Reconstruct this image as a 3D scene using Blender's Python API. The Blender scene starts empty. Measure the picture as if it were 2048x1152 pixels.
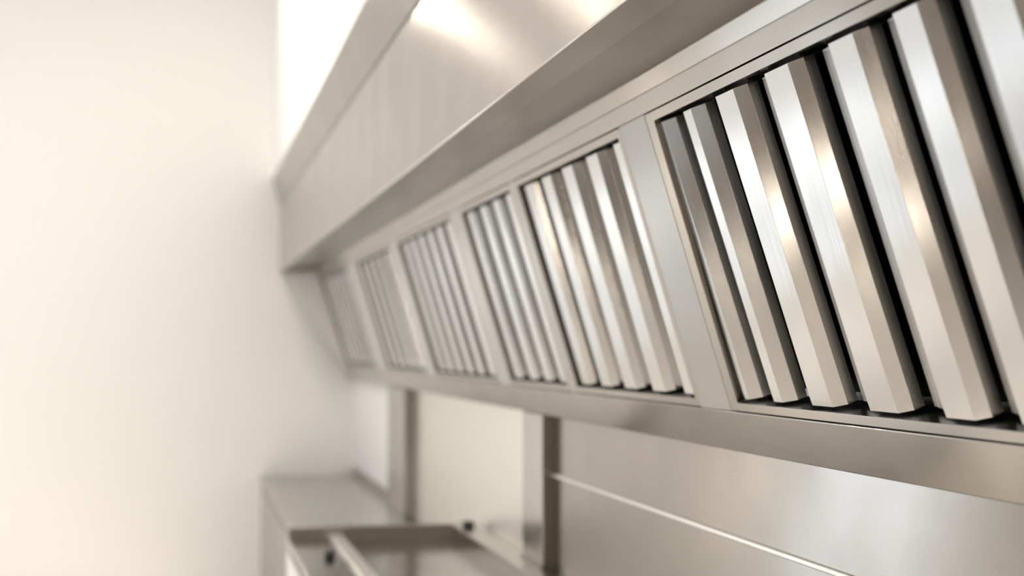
import bpy, bmesh, math, random
from mathutils import Vector, Matrix

random.seed(7)
SC = bpy.context.scene
COL = SC.collection

# ------------------------------------------------------------------ camera
EYE = 1.66                                   # lens height above the floor (m)
cam_data = bpy.data.cameras.new('camera')
cam = bpy.data.objects.new('camera', cam_data)
COL.objects.link(cam)
cam.location = (0, 0, EYE)
cam.rotation_euler = (math.pi / 2 + math.radians(2.1754), 0, -math.radians(11.9942))
cam_data.sensor_fit = 'HORIZONTAL'
cam_data.sensor_width = 36.0
cam_data.lens = 3082.18 / 2048 * 36.0
cam_data.clip_start = 0.02
cam_data.dof.use_dof = True
cam_data.dof.focus_distance = 2.2
cam_data.dof.aperture_fstop = 2.7
SC.camera = cam

# ------------------------------------------------------------------ world
world = bpy.data.worlds.new('daylight')
SC.world = world
world.use_nodes = True
wn = world.node_tree.nodes
wn['Background'].inputs['Color'].default_value = (0.86, 0.93, 1.0, 1)
wn['Background'].inputs['Strength'].default_value = 3.3

# ------------------------------------------------------------------ lights
def area(name, loc, rot, sx, sy, power, color, shape='RECTANGLE', portal=False, spread=180):
    d = bpy.data.lights.new(name, 'AREA')
    d.shape = shape
    d.size = sx
    if shape in ('RECTANGLE', 'ELLIPSE'):
        d.size_y = sy
    d.energy = power
    d.color = color
    d.spread = math.radians(spread)
    if portal:
        d.cycles.is_portal = True
    o = bpy.data.objects.new(name, d)
    o.location = loc
    o.rotation_euler = rot
    COL.objects.link(o)
    return o

XL, XR, YN, YF, ZC = -4.0, 1.0, -3.0, 9.2, 4.25
WIN = [(-0.5, 2.3, 1.9, 3.95), (4.3, 5.2, 1.9, 3.95), (6.7, 8.3, 0.5, 3.95)]          # y0, y1, z0, z1 in the left wall
GLOW_OPENING = (-3.05, -1.75, 0.0, 1.35)                              # x0, x1, z0, z1 of an opening added in the far wall for the steel to reflect
for (a, b, c, d) in WIN:
    area('window_daylight', (XL - 0.06, (a + b) / 2, (c + d) / 2), (0, -math.pi / 2, 0), d - c, b - a, 1, (1, 1, 1), portal=True)
area('added_opening_daylight', ((GLOW_OPENING[0] + GLOW_OPENING[1]) / 2, YF + 0.06, GLOW_OPENING[3] / 2), (-math.pi / 2, 0, 0), GLOW_OPENING[1] - GLOW_OPENING[0], GLOW_OPENING[3], 1, (1, 1, 1), portal=True)
WARM = (1.0, 0.87, 0.73)
for (x, y, z) in [(0.03, 8.6, 3.74), (-0.85, 8.0, 3.72)]:        # unseen spots added to draw the streaks on the hood's front panel
    area('panel_streak_light', (x, y, z), (math.radians(-75), 0, 0), 0.06, 0.06, 4.5, WARM, shape='DISK')
for (x, y) in [(-0.6, 6.0), (-2.0, 2.4)]:  # unseen fill lights, added to brighten the far wall
    area('ceiling_fill_light', (x, y, ZC - 0.03), (0, 0, 0), 1.2, 0.6, 85, (1.0, 0.91, 0.81))

def glint_light(name, loc, power, radius, color):
    d = bpy.data.lights.new(name, 'POINT')
    d.energy = power
    d.shadow_soft_size = radius
    d.color = color
    o = bpy.data.objects.new(name, d)
    o.location = loc
    COL.objects.link(o)
for (x, y, z) in [(-3.3, 2.5, 0.70), (-3.2, 1.75, 0.50), (-3.3, 3.3, 0.60)]:  # unseen point lights added for warm glints on the baffle sides
    glint_light('baffle_glint', (x, y, z), 11, 0.075, WARM)
# sun added through the high windows, for floor patches the steel reflects
sd = bpy.data.lights.new('sun', 'SUN')
sd.energy = 11.0
sd.angle = math.radians(0.8)
sd.color = (1.0, 0.93, 0.84)
sun = bpy.data.objects.new('sun', sd)
sun.rotation_euler = Vector((-1.0, -0.20, 0.93)).to_track_quat('Z', 'Y').to_euler()
COL.objects.link(sun)
area('splash_streak_light', (-1.52, YF - 0.05, 1.15), (-math.pi / 2, 0, 0), 0.22, 0.5, 1.2, WARM)  # unseen light added for a faint warm streak on the backsplash

SC.view_settings.view_transform = 'Standard'
SC.view_settings.look = 'None'
SC.view_settings.gamma = 1.0
SC.cycles.sample_clamp_indirect = 3.0
SC.cycles.caustics_reflective = False
SC.cycles.caustics_refractive = False
SC.cycles.blur_glossy = 0.5
SC.view_settings.use_curve_mapping = False
SC.view_settings.exposure = 0.09

# ------------------------------------------------------------------ materials
def new_mat(name):
    m = bpy.data.materials.new(name)
    m.use_nodes = True
    nt = m.node_tree
    return m, nt, nt.nodes['Principled BSDF']

def steel(name, tangent, grain, base=(0.40, 0.378, 0.35), rough=0.27, aniso=0.95, var=0.02, lines=0.018):
    """brushed stainless steel: 'tangent' is the world axis across the brushing, 'grain' the axis along it"""
    m, nt, b = new_mat(name)
    b.inputs['Metallic'].default_value = 1.0
    b.inputs['Anisotropic'].default_value = aniso
    tn = nt.nodes.new('ShaderNodeCombineXYZ')
    for i in range(3):
        tn.inputs[i].default_value = tangent[i]
    nt.links.new(tn.outputs[0], b.inputs['Tangent'])
    geo = nt.nodes.new('ShaderNodeNewGeometry')
    n2 = nt.nodes.new('ShaderNodeTexNoise')
    n2.inputs['Scale'].default_value = 5.0
    n2.inputs['Detail'].default_value = 2.0
    nt.links.new(geo.outputs['Position'], n2.inputs['Vector'])
    r1 = nt.nodes.new('ShaderNodeMapRange')
    r1.inputs['From Min'].default_value = 0.3; r1.inputs['From Max'].default_value = 0.7
    r1.inputs['To Min'].default_value = rough - var; r1.inputs['To Max'].default_value = rough + var
    nt.links.new(n2.outputs['Fac'], r1.inputs['Value'])
    # brush lines: noise drawn out along the grain
    g = Vector(grain).normalized()
    dot = nt.nodes.new('ShaderNodeVectorMath'); dot.operation = 'DOT_PRODUCT'
    dot.inputs[1].default_value = g
    nt.links.new(geo.outputs['Position'], dot.inputs[0])
    mul = nt.nodes.new('ShaderNodeMath'); mul.operation = 'MULTIPLY'; mul.inputs[1].default_value = -0.975
    nt.links.new(dot.outputs['Value'], mul.inputs[0])
    scl = nt.nodes.new('ShaderNodeVectorMath'); scl.operation = 'SCALE'
    scl.inputs[0].default_value = g
    nt.links.new(mul.outputs[0], scl.inputs['Scale'])
    add = nt.nodes.new('ShaderNodeVectorMath'); add.operation = 'ADD'
    nt.links.new(geo.outputs['Position'], add.inputs[0])
    nt.links.new(scl.outputs[0], add.inputs[1])
    n1 = nt.nodes.new('ShaderNodeTexNoise')
    n1.inputs['Scale'].default_value = 160.0
    n1.inputs['Detail'].default_value = 3.0
    nt.links.new(add.outputs[0], n1.inputs['Vector'])
    r3 = nt.nodes.new('ShaderNodeMapRange')
    r3.inputs['From Min'].default_value = 0.3; r3.inputs['From Max'].default_value = 0.7
    r3.inputs['To Min'].default_value = -lines; r3.inputs['To Max'].default_value = lines
    nt.links.new(n1.outputs['Fac'], r3.inputs['Value'])
    ad = nt.nodes.new('ShaderNodeMath'); ad.operation = 'ADD'
    nt.links.new(r1.outputs[0], ad.inputs[0]); nt.links.new(r3.outputs[0], ad.inputs[1])
    nt.links.new(ad.outputs[0], b.inputs['Roughness'])
    mix = nt.nodes.new('ShaderNodeMix'); mix.data_type = 'RGBA'
    mix.inputs[6].default_value = (*[c * 0.965 for c in base], 1)
    mix.inputs[7].default_value = (*[min(1, c * 1.035) for c in base], 1)
    nt.links.new(n1.outputs['Fac'], mix.inputs[0])
    nt.links.new(mix.outputs[2], b.inputs['Base Color'])
    return m

def paint(name, color, rough=0.7, scale=40.0, bump=0.05):
    m, nt, b = new_mat(name)
    tc = nt.nodes.new('ShaderNodeNewGeometry')
    n = nt.nodes.new('ShaderNodeTexNoise')
    n.inputs['Scale'].default_value = scale
    n.inputs['Detail'].default_value = 4.0
    nt.links.new(tc.outputs['Position'], n.inputs['Vector'])
    mix = nt.nodes.new('ShaderNodeMix'); mix.data_type = 'RGBA'
    mix.inputs[6].default_value = (color[0] * 0.985, color[1] * 0.985, color[2] * 0.985, 1)
    mix.inputs[7].default_value = (color[0], color[1], color[2], 1)
    nt.links.new(n.outputs['Fac'], mix.inputs[0])
    nt.links.new(mix.outputs[2], b.inputs['Base Color'])
    b.inputs['Roughness'].default_value = rough
    bp = nt.nodes.new('ShaderNodeBump')
    bp.inputs['Strength'].default_value = bump
    bp.inputs['Distance'].default_value = 0.001
    nt.links.new(n.outputs['Fac'], bp.inputs['Height'])
    nt.links.new(bp.outputs[0], b.inputs['Normal'])
    return m

def tile(name, c1, c2):
    m, nt, b = new_mat(name)
    tc = nt.nodes.new('ShaderNodeNewGeometry')
    br = nt.nodes.new('ShaderNodeTexBrick')
    br.offset = 0.0
    br.inputs['Color1'].default_value = (*c1, 1)
    br.inputs['Color2'].default_value = (c1[0] * .95, c1[1] * .95, c1[2] * .95, 1)
    br.inputs['Mortar'].default_value = (*c2, 1)
    br.inputs['Scale'].default_value = 1.6
    br.inputs['Mortar Size'].default_value = 0.008
    br.inputs['Brick Width'].default_value = 0.5
    br.inputs['Row Height'].default_value = 0.5
    nt.links.new(tc.outputs['Position'], br.inputs['Vector'])
    nt.links.new(br.outputs['Color'], b.inputs['Base Color'])
    b.inputs['Roughness'].default_value = 0.35
    return m

# the filter bank lies in a plane leaning outwards: x = A0 - MS*z (z measured from the eye level)
A0, MS = 0.89, 0.3058
LEN = math.hypot(1, MS)
UP = Vector((-MS, 0, 1)) / LEN               # up along the bank
INW = Vector((1, 0, MS)) / LEN               # into the hood
def bank(y, z, d=0.0):
    """point on the filter bank at station y, eye-relative height z, depth d behind its face"""
    return Vector((A0 - MS * z, y, EYE + z)) + INW * d

M_WALL = paint('warm_white_paint', (0.92, 0.905, 0.88))
M_CEIL = paint('ceiling_white', (0.85, 0.83, 0.80))
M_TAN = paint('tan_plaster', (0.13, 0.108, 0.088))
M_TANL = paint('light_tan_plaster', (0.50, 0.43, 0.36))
M_FLOOR = tile('floor_tile', (0.50, 0.475, 0.44), (0.32, 0.30, 0.28))
M_ALONG = steel('steel_brushed_lengthwise', (0.3, 0.0, 1), (0, 1, 0), rough=0.16, lines=0.01)
M_PANEL = steel('steel_panel', (0.3, 0.0, 1), (0, 1, 0), base=(0.27, 0.253, 0.233), rough=0.25, aniso=1.0, lines=0.008)
M_SPLASH = steel('steel_backsplash', (0.3, 0.0, 1), (0, 1, 0), rough=0.25, aniso=1.0, lines=0.006)
M_TRIM = steel('steel_shaded_trim', (0.3, 0.0, 1), (0, 1, 0), base=(0.15, 0.141, 0.131), rough=0.25)  # dark reflection on the trim put into the base colour
M_FLANGE = steel('steel_flange', (1, 0.0, 0.3), (0, 1, 0), base=(0.31, 0.295, 0.275), rough=0.30, aniso=0.6, lines=0.0)  # base darkened in place of the flange's dim reflection
M_EDGE = steel('steel_highlight', (0.3, 0.0, 1), (0, 1, 0), base=(0.86, 0.84, 0.80), rough=0.35, aniso=0.5)  # highlights and bright reflections put into a lighter base colour
M_UNDER = steel('steel_underside', (1, 0.0, 0.3), (0, 1, 0), base=(0.24, 0.226, 0.21), lines=0.0, rough=0.30, aniso=0.9)  # dim reflection under the lip put into the base colour
M_SLAT = steel('steel_baffle', (0.6, 1, 0), tuple(UP), base=(0.72, 0.712, 0.70), rough=0.24, aniso=0.9)
M_DIV = steel('steel_mullion', (0.6, 1, 0), tuple(UP), base=(0.50, 0.48, 0.455), rough=0.30, aniso=0.9)
M_POST = steel('steel_post', (0.6, 1, 0), (0, 0, 1), base=(0.48, 0.46, 0.43), rough=0.22, aniso=0.6)
M_TOP = steel('steel_worktop', (1, 0.4, 0.4), (0, 1, 0), rough=0.16, aniso=0.4)
M_INNER = steel('steel_inner_baffle', (0.6, 1, 0), tuple(UP), base=(0.07, 0.062, 0.055), rough=0.35, aniso=0.4)  # shade in the gaps between baffles put into a near-black base
M_BAR = steel('steel_dark_bar', (1, 0.4, 0.4), (1, 0, 0), base=(0.58, 0.55, 0.52), rough=0.30, aniso=0.3)
M_DARK = paint('plenum_shade', (0.012, 0.011, 0.010), rough=0.8)  # near-black colour stands for the shade inside the hood
M_RUBBER = paint('black_rubber', (0.06, 0.055, 0.05), rough=0.45)
M_CHEEK = paint('cheek_enamel', (0.62, 0.58, 0.53), rough=0.4)
M_FRAME = paint('window_frame_paint', (0.75, 0.74, 0.72), rough=0.4)

# ------------------------------------------------------------------ mesh helpers
def link_mesh(name, bm, mat, parent=None, bevel=0.0, seg=2, smooth=False):
    bmesh.ops.recalc_face_normals(bm, faces=bm.faces)
    me = bpy.data.meshes.new(name)
    bm.to_mesh(me)
    bm.free()
    me.materials.append(mat)
    o = bpy.data.objects.new(name, me)
    COL.objects.link(o)
    if parent is not None:
        o.parent = parent
        o.matrix_parent_inverse = Matrix.Translation(parent.location).inverted()
    if bevel > 0:
        b = o.modifiers.new('bevel', 'BEVEL')
        b.width = bevel
        b.segments = seg
        b.limit_method = 'ANGLE'
        b.angle_limit = math.radians(10)
        b.harden_normals = True
    for p in me.polygons:
        p.use_smooth = bevel > 0 or smooth
    return o

def hexa(bm, p):
    """solid from 8 points: bottom ring 0-3, top ring 4-7"""
    v = [bm.verts.new(q) for q in p]
    for f in ((0, 1, 2, 3), (4, 5, 6, 7), (0, 1, 5, 4), (1, 2, 6, 5), (2, 3, 7, 6), (3, 0, 4, 7)):
        bm.faces.new([v[i] for i in f])

def box(bm, x0, x1, y0, y1, z0, z1):
    hexa(bm, [(x0, y0, z0), (x1, y0, z0), (x1, y1, z0), (x0, y1, z0), (x0, y0, z1), (x1, y0, z1), (x1, y1, z1), (x0, y1, z1)])

def prism(bm, ring0, ring1):
    a = [bm.verts.new(q) for q in ring0]
    b = [bm.verts.new(q) for q in ring1]
    n = len(a)
    bm.faces.new(a)
    bm.faces.new(b)
    for i in range(n):
        j = (i + 1) % n
        bm.faces.new((a[i], a[j], b[j], b[i]))

def extrude_y(bm, prof, y0, y1):
    """profile of (x, eye-relative z) carried from y0 to y1"""
    prism(bm, [(x, y0, EYE + z) for x, z in prof], [(x, y1, EYE + z) for x, z in prof])

def lathe(bm, prof, center, axis='Z', n=28):
    """revolve (radius, height) pairs round an axis through center"""
    rings = []
    for r, h in prof:
        ring = []
        for k in range(n):
            a = 2 * math.pi * k / n
            ring.append(bm.verts.new(Vector(center) + Vector((r * math.cos(a), r * math.sin(a), h))))
        rings.append(ring)
    for i in range(len(rings) - 1):
        for k in range(n):
            j = (k + 1) % n
            bm.faces.new((rings[i][k], rings[i][j], rings[i + 1][j], rings[i + 1][k]))
    bm.faces.new(rings[0])
    bm.faces.new(rings[-1])

def thing(name, label, cat, loc, group=None):
    o = bpy.data.objects.new(name, None)
    o.empty_display_size = 0.1
    o.location = loc
    COL.objects.link(o)
    o['label'] = label
    o['category'] = cat
    if group:
        o['group'] = group
    return o

def tag(o, label, cat, group=None):
    o['label'] = label
    o['category'] = cat
    if group:
        o['group'] = group
    return o

def structure(name, bm, mat, bevel=0.0):
    o = link_mesh(name, bm, mat, None, bevel)
    o['kind'] = 'structure'
    return o

# ------------------------------------------------------------------ room shell
T = 0.15
bm = bmesh.new(); box(bm, XL - T, XR + T, YN - T, YF + T, -T, 0); structure('floor', bm, M_FLOOR)
bm = bmesh.new(); box(bm, XL - T, XR + T, YN - T, YF + T, ZC, ZC + T); structure('ceiling', bm, M_CEIL)
bm = bmesh.new(); box(bm, XR, XR + T, YN, YF, 0, ZC); structure('wall_right', bm, M_WALL)
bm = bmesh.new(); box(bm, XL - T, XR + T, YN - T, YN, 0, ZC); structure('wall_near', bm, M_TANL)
# far wall, with an unseen opening added for bright reflections in the steel
bm = bmesh.new()
box(bm, XL - T, GLOW_OPENING[0], YF, YF + T, 0, ZC)
box(bm, GLOW_OPENING[1], XR + T, YF, YF + T, 0, ZC)
box(bm, GLOW_OPENING[0], GLOW_OPENING[1], YF, YF + T, GLOW_OPENING[3], ZC)
structure('wall_far', bm, M_WALL)
# left wall with two tall windows
bm = bmesh.new()
ys = [YN] + [v for w in WIN for v in w[:2]] + [YF]
for i in range(0, len(ys), 2):
    box(bm, XL - T, XL, ys[i], ys[i + 1], 0, ZC)
for (a, b, c, d) in WIN:
    box(bm, XL - T, XL, a, b, 0, c)
    box(bm, XL - T, XL, a, b, d, ZC)
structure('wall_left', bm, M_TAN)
for i, (a, b, c, d) in enumerate(WIN):
    bm = bmesh.new()
    w = 0.06
    box(bm, XL - 0.11, XL - 0.04, a, b, c, c + w); box(bm, XL - 0.11, XL - 0.04, a, b, d - w, d)
    box(bm, XL - 0.11, XL - 0.04, a, a + w, c + w, d - w); box(bm, XL - 0.11, XL - 0.04, b - w, b, c + w, d - w)
    box(bm, XL - 0.10, XL - 0.05, (a + b) / 2 - 0.025, (a + b) / 2 + 0.025, c + w, d - w)
    structure('window_%d' % (i + 1), bm, M_FRAME)
bm = bmesh.new()
x0, x1, z0, z1 = GLOW_OPENING  # frame of the opening added for its reflection
box(bm, x0, x0 + 0.08, YF + 0.03, YF + 0.10, 0, z1); box(bm, x1 - 0.08, x1, YF + 0.03, YF + 0.10, 0, z1)
box(bm, x0 + 0.08, x1 - 0.08, YF + 0.03, YF + 0.10, z1 - 0.08, z1); box(bm, x0 + 0.08, x1 - 0.08, YF + 0.03, YF + 0.10, 0, 0.10)
structure('added_opening', bm, M_FRAME)

# ------------------------------------------------------------------ hood
HY0, HY1 = 0.10, YF                           # the hood runs the whole wall
CX, CZ = 0.5467, 0.4425                       # lower front edge
R2Z = 0.8322
R1X, R1Z = 0.5050, 0.9955
FLX, FLZ = 0.622, 0.4497                      # where the folded flange ends
AX, AZ = A0 - MS * 0.4570, 0.4570             # upper end of the filter bank
GZ, HZ = 0.3966, -0.1096                      # filter frames between these heights
KX, KZ = 0.9508, -0.1840
HX = A0 - MS * HZ

hood = thing('exhaust_hood', 'long brushed stainless steel kitchen exhaust hood running along the wall above the counter', 'hood', (0.99, 4.6, EYE + KZ))

bm = bmesh.new(); extrude_y(bm, [(CX, CZ), (CX, R2Z), (CX + 0.01, R2Z), (CX + 0.01, CZ + 0.012), (CX + 0.001, CZ + 0.0045)], HY0, HY1)
link_mesh('front_panel', bm, M_PANEL, hood, 0.0015)
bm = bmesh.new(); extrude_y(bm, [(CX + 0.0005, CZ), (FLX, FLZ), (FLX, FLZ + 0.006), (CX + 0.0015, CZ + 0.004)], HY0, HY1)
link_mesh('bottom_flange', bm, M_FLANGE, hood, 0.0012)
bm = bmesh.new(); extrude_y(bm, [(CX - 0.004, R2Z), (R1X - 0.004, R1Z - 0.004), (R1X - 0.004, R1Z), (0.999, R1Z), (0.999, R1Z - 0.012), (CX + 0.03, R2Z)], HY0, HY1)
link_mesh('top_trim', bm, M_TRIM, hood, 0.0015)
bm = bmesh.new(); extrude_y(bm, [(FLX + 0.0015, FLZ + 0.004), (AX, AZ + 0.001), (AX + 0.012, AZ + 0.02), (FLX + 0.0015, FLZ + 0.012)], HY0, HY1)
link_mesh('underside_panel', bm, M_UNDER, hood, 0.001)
# upper rail of the bank: two folds with a shallow seam between
def bank_xz(z, d=0.0):
    p = bank(0, z, d)
    return (p.x, p.z - EYE)
GAP = 0.0022
zm = AZ - 0.45 * (AZ - GZ)
bm = bmesh.new(); extrude_y(bm, [bank_xz(AZ, -0.003), bank_xz(zm, -0.001), bank_xz(zm, 0.0012), bank_xz(zm - 0.0012, 0.0012), bank_xz(zm - 0.0012, 0.0), bank_xz(GZ + GAP, 0.0), bank_xz(GZ + GAP, 0.012), bank_xz(AZ, 0.012)], HY0, HY1)
link_mesh('upper_rail', bm, M_ALONG, hood, 0.0012)
bm = bmesh.new(); extrude_y(bm, [bank_xz(HZ - GAP, 0.0), (KX, KZ), (0.999, KZ - 0.002), (0.999, KZ + 0.014), (KX + 0.012, KZ + 0.014), bank_xz(HZ - GAP, 0.02)], HY0, HY1)
link_mesh('lower_channel', bm, M_ALONG, hood, 0.0022, 3)
# plenum: sheet behind the baffles, coloured black for the shade inside, joined to roof and back
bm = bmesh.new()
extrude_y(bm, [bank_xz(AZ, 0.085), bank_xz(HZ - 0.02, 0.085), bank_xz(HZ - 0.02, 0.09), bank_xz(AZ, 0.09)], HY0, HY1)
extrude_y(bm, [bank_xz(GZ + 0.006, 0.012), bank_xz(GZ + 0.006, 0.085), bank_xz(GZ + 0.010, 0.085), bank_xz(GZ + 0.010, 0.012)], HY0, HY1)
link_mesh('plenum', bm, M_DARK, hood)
# cheek closing the far end, in front of the bank
cheek = [(CX + 0.012, CZ - 0.004), (AX - 0.004, AZ - 0.008), bank_xz(GZ, -0.004), bank_xz(HZ, -0.004), (KX - 0.004, KZ)]
bm = bmesh.new()
prism(bm, [(x, 9.17 - 0.75 * (x - CX), EYE + z) for x, z in cheek], [(x, 9.185 - 0.75 * (x - CX), EYE + z) for x, z in cheek])
link_mesh('end_cheek', bm, M_CHEEK, hood, 0.002)

# thin rods added to draw the bright lines along the folds: lower front edge and top of the bank
for (x, z, rad) in [(CX, CZ - 0.0005, 0.0018), (AX, AZ + 0.0005, 0.0026)]:
    ring = [(x + rad * math.cos(k * math.pi / 5), z + rad * math.sin(k * math.pi / 5)) for k in range(10)]
    bm = bmesh.new(); extrude_y(bm, ring, HY0, HY1 - 0.03)
    link_mesh('highlight_bead', bm, M_EDGE, hood, smooth=True)

# filter modules: opening far edge, near edge, front faces (far y, near y), flare, frame side
MODS = [
    (2.486, 1.120, [(2.482, 2.461, .02, .034), (2.350, 2.314, .02, .035), (2.196, 2.120, .02, .027), (1.995, 1.911, .078, .025), (1.778, 1.707, .080, .021), (1.599, 1.540, .068, .018), (1.434, 1.360, .066, .020), (1.270, 1.195, .06, .020)], 0.040),
    (3.578, 2.708, [(3.552, 3.479, .02, .015), (3.374, 3.295, .03, .021), (3.186, 3.103, .08, .026), (2.984, 2.904, .110, .028), (2.782, 2.738, .105, .010)], 0.022),
    (4.335, 3.676, [(4.310, 4.237, .01, .006), (4.117, 4.042, .01, .006), (3.940, 3.866, .01, .006), (3.770, 3.708, .01, .006)], 0.025),
    (5.690, 4.540, [(5.625 - .190 * k, 5.540 - .190 * k, .01, .004) for k in range(6)], 0.025),
    (7.080, 5.930, [(7.025 - .222 * k, 6.930 - .222 * k, .01, .004) for k in range(5)], 0.025),
    (8.950, 7.510, [(8.900 - .200 * k, 8.825 - .200 * k, .01, .004) for k in range(7)], 0.025),
]
LABELS = [
    'large steel baffle filter at the right edge, nearest the camera with the widest sharp baffles',
    'steel baffle filter of five baffles, just left of the sharp one nearest the camera',
    'steel baffle filter third from the near end, behind the slightly blurred five baffle one',
    'blurred steel baffle filter fourth from the near end of the hood',
    'blurred steel baffle filter second from the far end of the hood',
    'very blurred steel baffle filter at the far end of the hood beside the cream wall',
]
TZ, BZ = 0.3815, -0.0958                      # opening heights
DEPTH = [0.030, 0.030, 0.026, 0.018, 0.010, 0.010]      # folded depth of the baffles in each filter
LEAN = [0.024, -0.010, 0, 0, 0, 0]          # how far each set of baffles leans along the hood

def frame_mesh(yf, yn, fs):
    """mitred hollow frame: front face, inner walls, outer walls"""
    bm = bmesh.new()
    y0, y1 = yn - fs, yf + fs
    outer = [(y0, HZ), (y1, HZ), (y1, GZ), (y0, GZ)]
    inner = [(yn, BZ), (yf, BZ), (yf, TZ), (yn, TZ)]
    D = 0.058
    of = [bm.verts.new(bank(y, z, 0.0)) for y, z in outer]
    nf = [bm.verts.new(bank(y, z, 0.0)) for y, z in inner]
    ob = [bm.verts.new(bank(y, z, D)) for y, z in outer]
    nb = [bm.verts.new(bank(y, z, D)) for y, z in inner]
    for i in range(4):
        j = (i + 1) % 4
        bm.faces.new((of[i], of[j], nf[j], nf[i]))
        bm.faces.new((nf[i], nf[j], nb[j], nb[i]))
        bm.faces.new((nb[i], nb[j], ob[j], ob[i]))
        bm.faces.new((ob[i], ob[j], of[j], of[i]))
    return bm

def baffle_mesh(ya, yb, flare, slant, lean, dep):
    """folded trapezoid baffle with a pinched lower tip; ya far edge, yb near edge"""
    bm = bmesh.new()
    E = 0.009
    zt, zb = TZ - 0.006, BZ + 0.004
    back = dep + E
    mid = min(0.012, dep * 0.5)
    def ring(z, df=0.0, up=0.0):
        ly = lean * (z - (zt + zb) / 2) / (zt - zb)
        pts = [bank(yb, z, E + df), bank(ya, z, E + df), bank(ya, z + up, E + mid),
                bank(ya + flare, z + up, back - 0.0015), bank(ya + flare, z + up, back),
                bank(ya, z + up, back), bank(yb - slant, z + up, back), bank(yb - slant, z + up * 0.5, E + min(0.013, dep * 0.6))]
        return [q + Vector((0, ly, 0)) for q in pts]
    top = ring(zt)
    low = ring(zb + 0.013)
    tip = ring(zb, 0.0006, 0.003)
    a = [bm.verts.new(p) for p in top]
    b = [bm.verts.new(p) for p in low]
    c = [bm.verts.new(p) for p in tip]
    bm.faces.new(a)
    bm.faces.new(c)
    for r, s in ((a, b), (b, c)):
        for i in range(8):
            j = (i + 1) % 8
            bm.faces.new((r[i], r[j], s[j], s[i]))
    return bm

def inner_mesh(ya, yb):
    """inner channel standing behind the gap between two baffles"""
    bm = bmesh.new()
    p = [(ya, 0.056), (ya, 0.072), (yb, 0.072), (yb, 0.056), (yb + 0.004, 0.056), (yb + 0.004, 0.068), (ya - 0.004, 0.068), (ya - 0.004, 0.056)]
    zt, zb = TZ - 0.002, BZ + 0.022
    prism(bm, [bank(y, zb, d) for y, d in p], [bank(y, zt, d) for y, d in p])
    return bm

for i, (yf, yn, slats, fs) in enumerate(MODS):
    f = thing('baffle_filter', LABELS[i], 'grease filter', bank((yf + yn) / 2, HZ, 0.0), 'baffle filters along the hood')
    link_mesh('frame', frame_mesh(yf, yn, fs), M_ALONG, f, 0.0012)
    for k, (ya, yb, fl, sl) in enumerate(slats):
        link_mesh('baffle', baffle_mesh(ya, yb, fl, sl, LEAN[i], DEPTH[i]), M_SLAT, f, 0.0020)
        if k + 1 < len(slats):
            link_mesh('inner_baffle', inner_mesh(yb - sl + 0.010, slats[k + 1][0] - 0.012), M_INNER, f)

# mullions between the modules
edges = [(MODS[k][0] + MODS[k][3], MODS[k + 1][1] - MODS[k + 1][3]) for k in range(5)]
edges.append((MODS[5][0] + MODS[5][3], 9.15))
edges.append((HY0, MODS[0][1] - MODS[0][3]))
for (a, b) in edges:
    bm = bmesh.new()
    q = [(GZ + GAP - 0.0006, 0.0), (HZ - GAP + 0.0006, 0.0), (HZ - GAP + 0.0006, 0.02), (GZ + GAP - 0.0006, 0.02)]
    g = GAP if b < 9.1 and a > 0.2 else 0.001
    prism(bm, [bank(a + g, z, d) for z, d in q], [bank(b - 0.0006, z, d) for z, d in q])
    link_mesh('mullion', bm, M_DIV, hood, 0.0012)

# plaster bulkhead that carries the hood up to the ceiling
bm = bmesh.new(); box(bm, R1X, 0.9995, YN, YF - 0.0005, EYE + R1Z + 0.001, ZC)
structure('trim_1', bm, M_WALL)

# ------------------------------------------------------------------ wall cladding and posts
def post(y0, y1, d, z0, label):
    t = thing('wall_post', label, 'post', (1.0 - d / 2, (y0 + y1) / 2, z0), 'steel posts on the wall under the hood')
    bm = bmesh.new(); box(bm, 1.0 - d, 0.9995, y0, y1, z0 + 0.006, EYE + KZ - 0.003)
    link_mesh('shaft', bm, M_POST, t, 0.004, 3)
    bm = bmesh.new(); box(bm, 1.0 - d - 0.006, 0.9995, y0 - 0.006, y1 + 0.006, z0, z0 + 0.006)
    link_mesh('foot_plate', bm, M_POST, t, 0.001)
    return t
CT = 0.903
post(6.767, 7.330, 0.049, CT + 0.001, 'square steel wall post standing on the far counter beside the white wall')
post(4.149, 4.405, 0.033, 1.051, 'steel wall post with a bright highlight at the edge of the grey backsplash')

SZ = EYE - 0.356
def sheet(y0, y1, z0, z1, label, lip=None, mat=None):
    bm = bmesh.new(); box(bm, 0.9945, 0.9995, y0, y1, z0, z1)
    if lip is None:
        return tag(link_mesh('backsplash_panel', bm, mat or M_SPLASH, None, 0.001), label, 'backsplash', 'steel sheets on the wall')
    t = thing('backsplash_panel', label, 'backsplash', (0.997, (y0 + y1) / 2, z0), 'steel sheets on the wall')
    link_mesh('sheet', bm, M_SPLASH, t, 0.001)
    bm = bmesh.new(); box(bm, 0.9885, 0.9945, y0, y1, z0, z0 + 0.009)
    link_mesh('folded_edge', bm, M_EDGE, t, 0.0024, 3)
    return t
sheet(0.10, 4.145, SZ, EYE + KZ - 0.003, 'upper brushed steel backsplash sheet directly under the hood, above the pale seam', lip=1)
sheet(0.10, 4.145, 0.90, SZ - 0.001, 'lower brushed steel backsplash sheet in the bottom right corner, below the pale seam')
sheet(4.407, 6.762, 0.905, EYE + KZ - 0.003, 'pale steel backsplash sheet between the two wall posts', mat=M_EDGE)  # pale reflection put into the lighter steel colour

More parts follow.
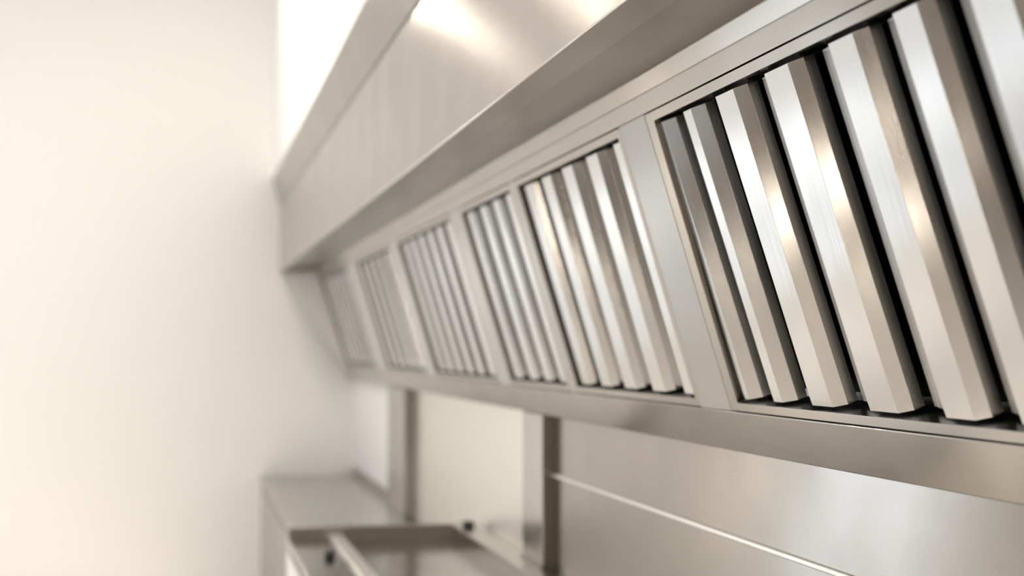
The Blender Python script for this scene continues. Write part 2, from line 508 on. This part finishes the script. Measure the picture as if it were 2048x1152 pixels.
# ------------------------------------------------------------------ far counter
ct = thing('counter', 'far steel counter with a smooth worktop against the cream end wall', 'counter', (0.72, 7.2, 0))
bm = bmesh.new(); box(bm, 0.440, 0.9940, 5.32, YF - 0.002, CT - 0.035, CT)
link_mesh('worktop', bm, M_TOP, ct, 0.004, 3)
bm = bmesh.new(); box(bm, 0.460, 0.990, 5.33, YF - 0.004, 0.10, CT - 0.036)
link_mesh('cabinet', bm, M_PANEL, ct, 0.002)
for k in range(3):
    bm = bmesh.new(); box(bm, 0.445, 0.460, 5.35 + k * 1.27, 6.60 + k * 1.27, 0.14, CT - 0.06)
    d = link_mesh('door', bm, M_PANEL, ct, 0.002)
bm = bmesh.new(); box(bm, 0.52, 0.985, 5.36, YF - 0.01, 0.0, 0.10)
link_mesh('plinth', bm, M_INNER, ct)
bm = bmesh.new(); box(bm, 0.9880, 0.9938, 7.34, YF - 0.002, CT, CT + 0.045)
link_mesh('upstand', bm, M_TOP, ct, 0.001)

# ------------------------------------------------------------------ nearer unit with a raised rim round a shallow basin
UT = 1.050
su = thing('sink_unit', 'steel unit with a raised rim round a shallow basin, nearer than the far counter', 'sink', (0.67, 4.2, 0))
UY0, UY1 = 3.20, 5.30
bm = bmesh.new()
box(bm, 0.345, 0.360, UY0, UY1, 0.10, UT - 0.082)
box(bm, 0.360, 0.985, UY1 - 0.015, UY1, 0.10, UT - 0.082)
box(bm, 0.360, 0.985, UY0, UY0 + 0.015, 0.10, UT - 0.082)
link_mesh('body', bm, M_EDGE, su, 0.002)
UL = UT - 0.036                               # the basin side sits lower than the rear bar and the wall ledge
bm = bmesh.new(); box(bm, 0.345, 0.985, 5.262, UY1, UL - 0.03, UT); link_mesh('rear_bar', bm, M_BAR, su, 0.004, 3)
bm = bmesh.new(); box(bm, 0.345, 0.482, UY0, 5.261, UL - 0.03, UL); link_mesh('front_rim', bm, M_TOP, su, 0.006, 3)
bm = bmesh.new(); box(bm, 0.482, 0.532, UY0, 5.259, UL - 0.03, UL + 0.012); link_mesh('rail', bm, M_EDGE, su, 0.010, 4)
bm = bmesh.new(); box(bm, 0.905, 0.9940, UY0, 5.261, UL - 0.03, UT); link_mesh('ledge', bm, M_TOP, su, 0.004, 3)
bm = bmesh.new(); box(bm, 0.532, 0.905, UY0 + 0.02, 5.261, UL - 0.030, UL - 0.014); link_mesh('basin_floor', bm, M_TOP, su)
bm = bmesh.new(); lathe(bm, [(0.016, 0), (0.017, 0.010), (0.015, 0.022), (0.006, 0.024)], (0.440, 4.76, UL)); link_mesh('knob', bm, M_RUBBER, su, smooth=True)
bm = bmesh.new(); lathe(bm, [(0.020, 0), (0.021, 0.012), (0.017, 0.020), (0.008, 0.021)], (0.945, 5.16, UT)); link_mesh('corner_cap', bm, M_RUBBER, su, smooth=True)
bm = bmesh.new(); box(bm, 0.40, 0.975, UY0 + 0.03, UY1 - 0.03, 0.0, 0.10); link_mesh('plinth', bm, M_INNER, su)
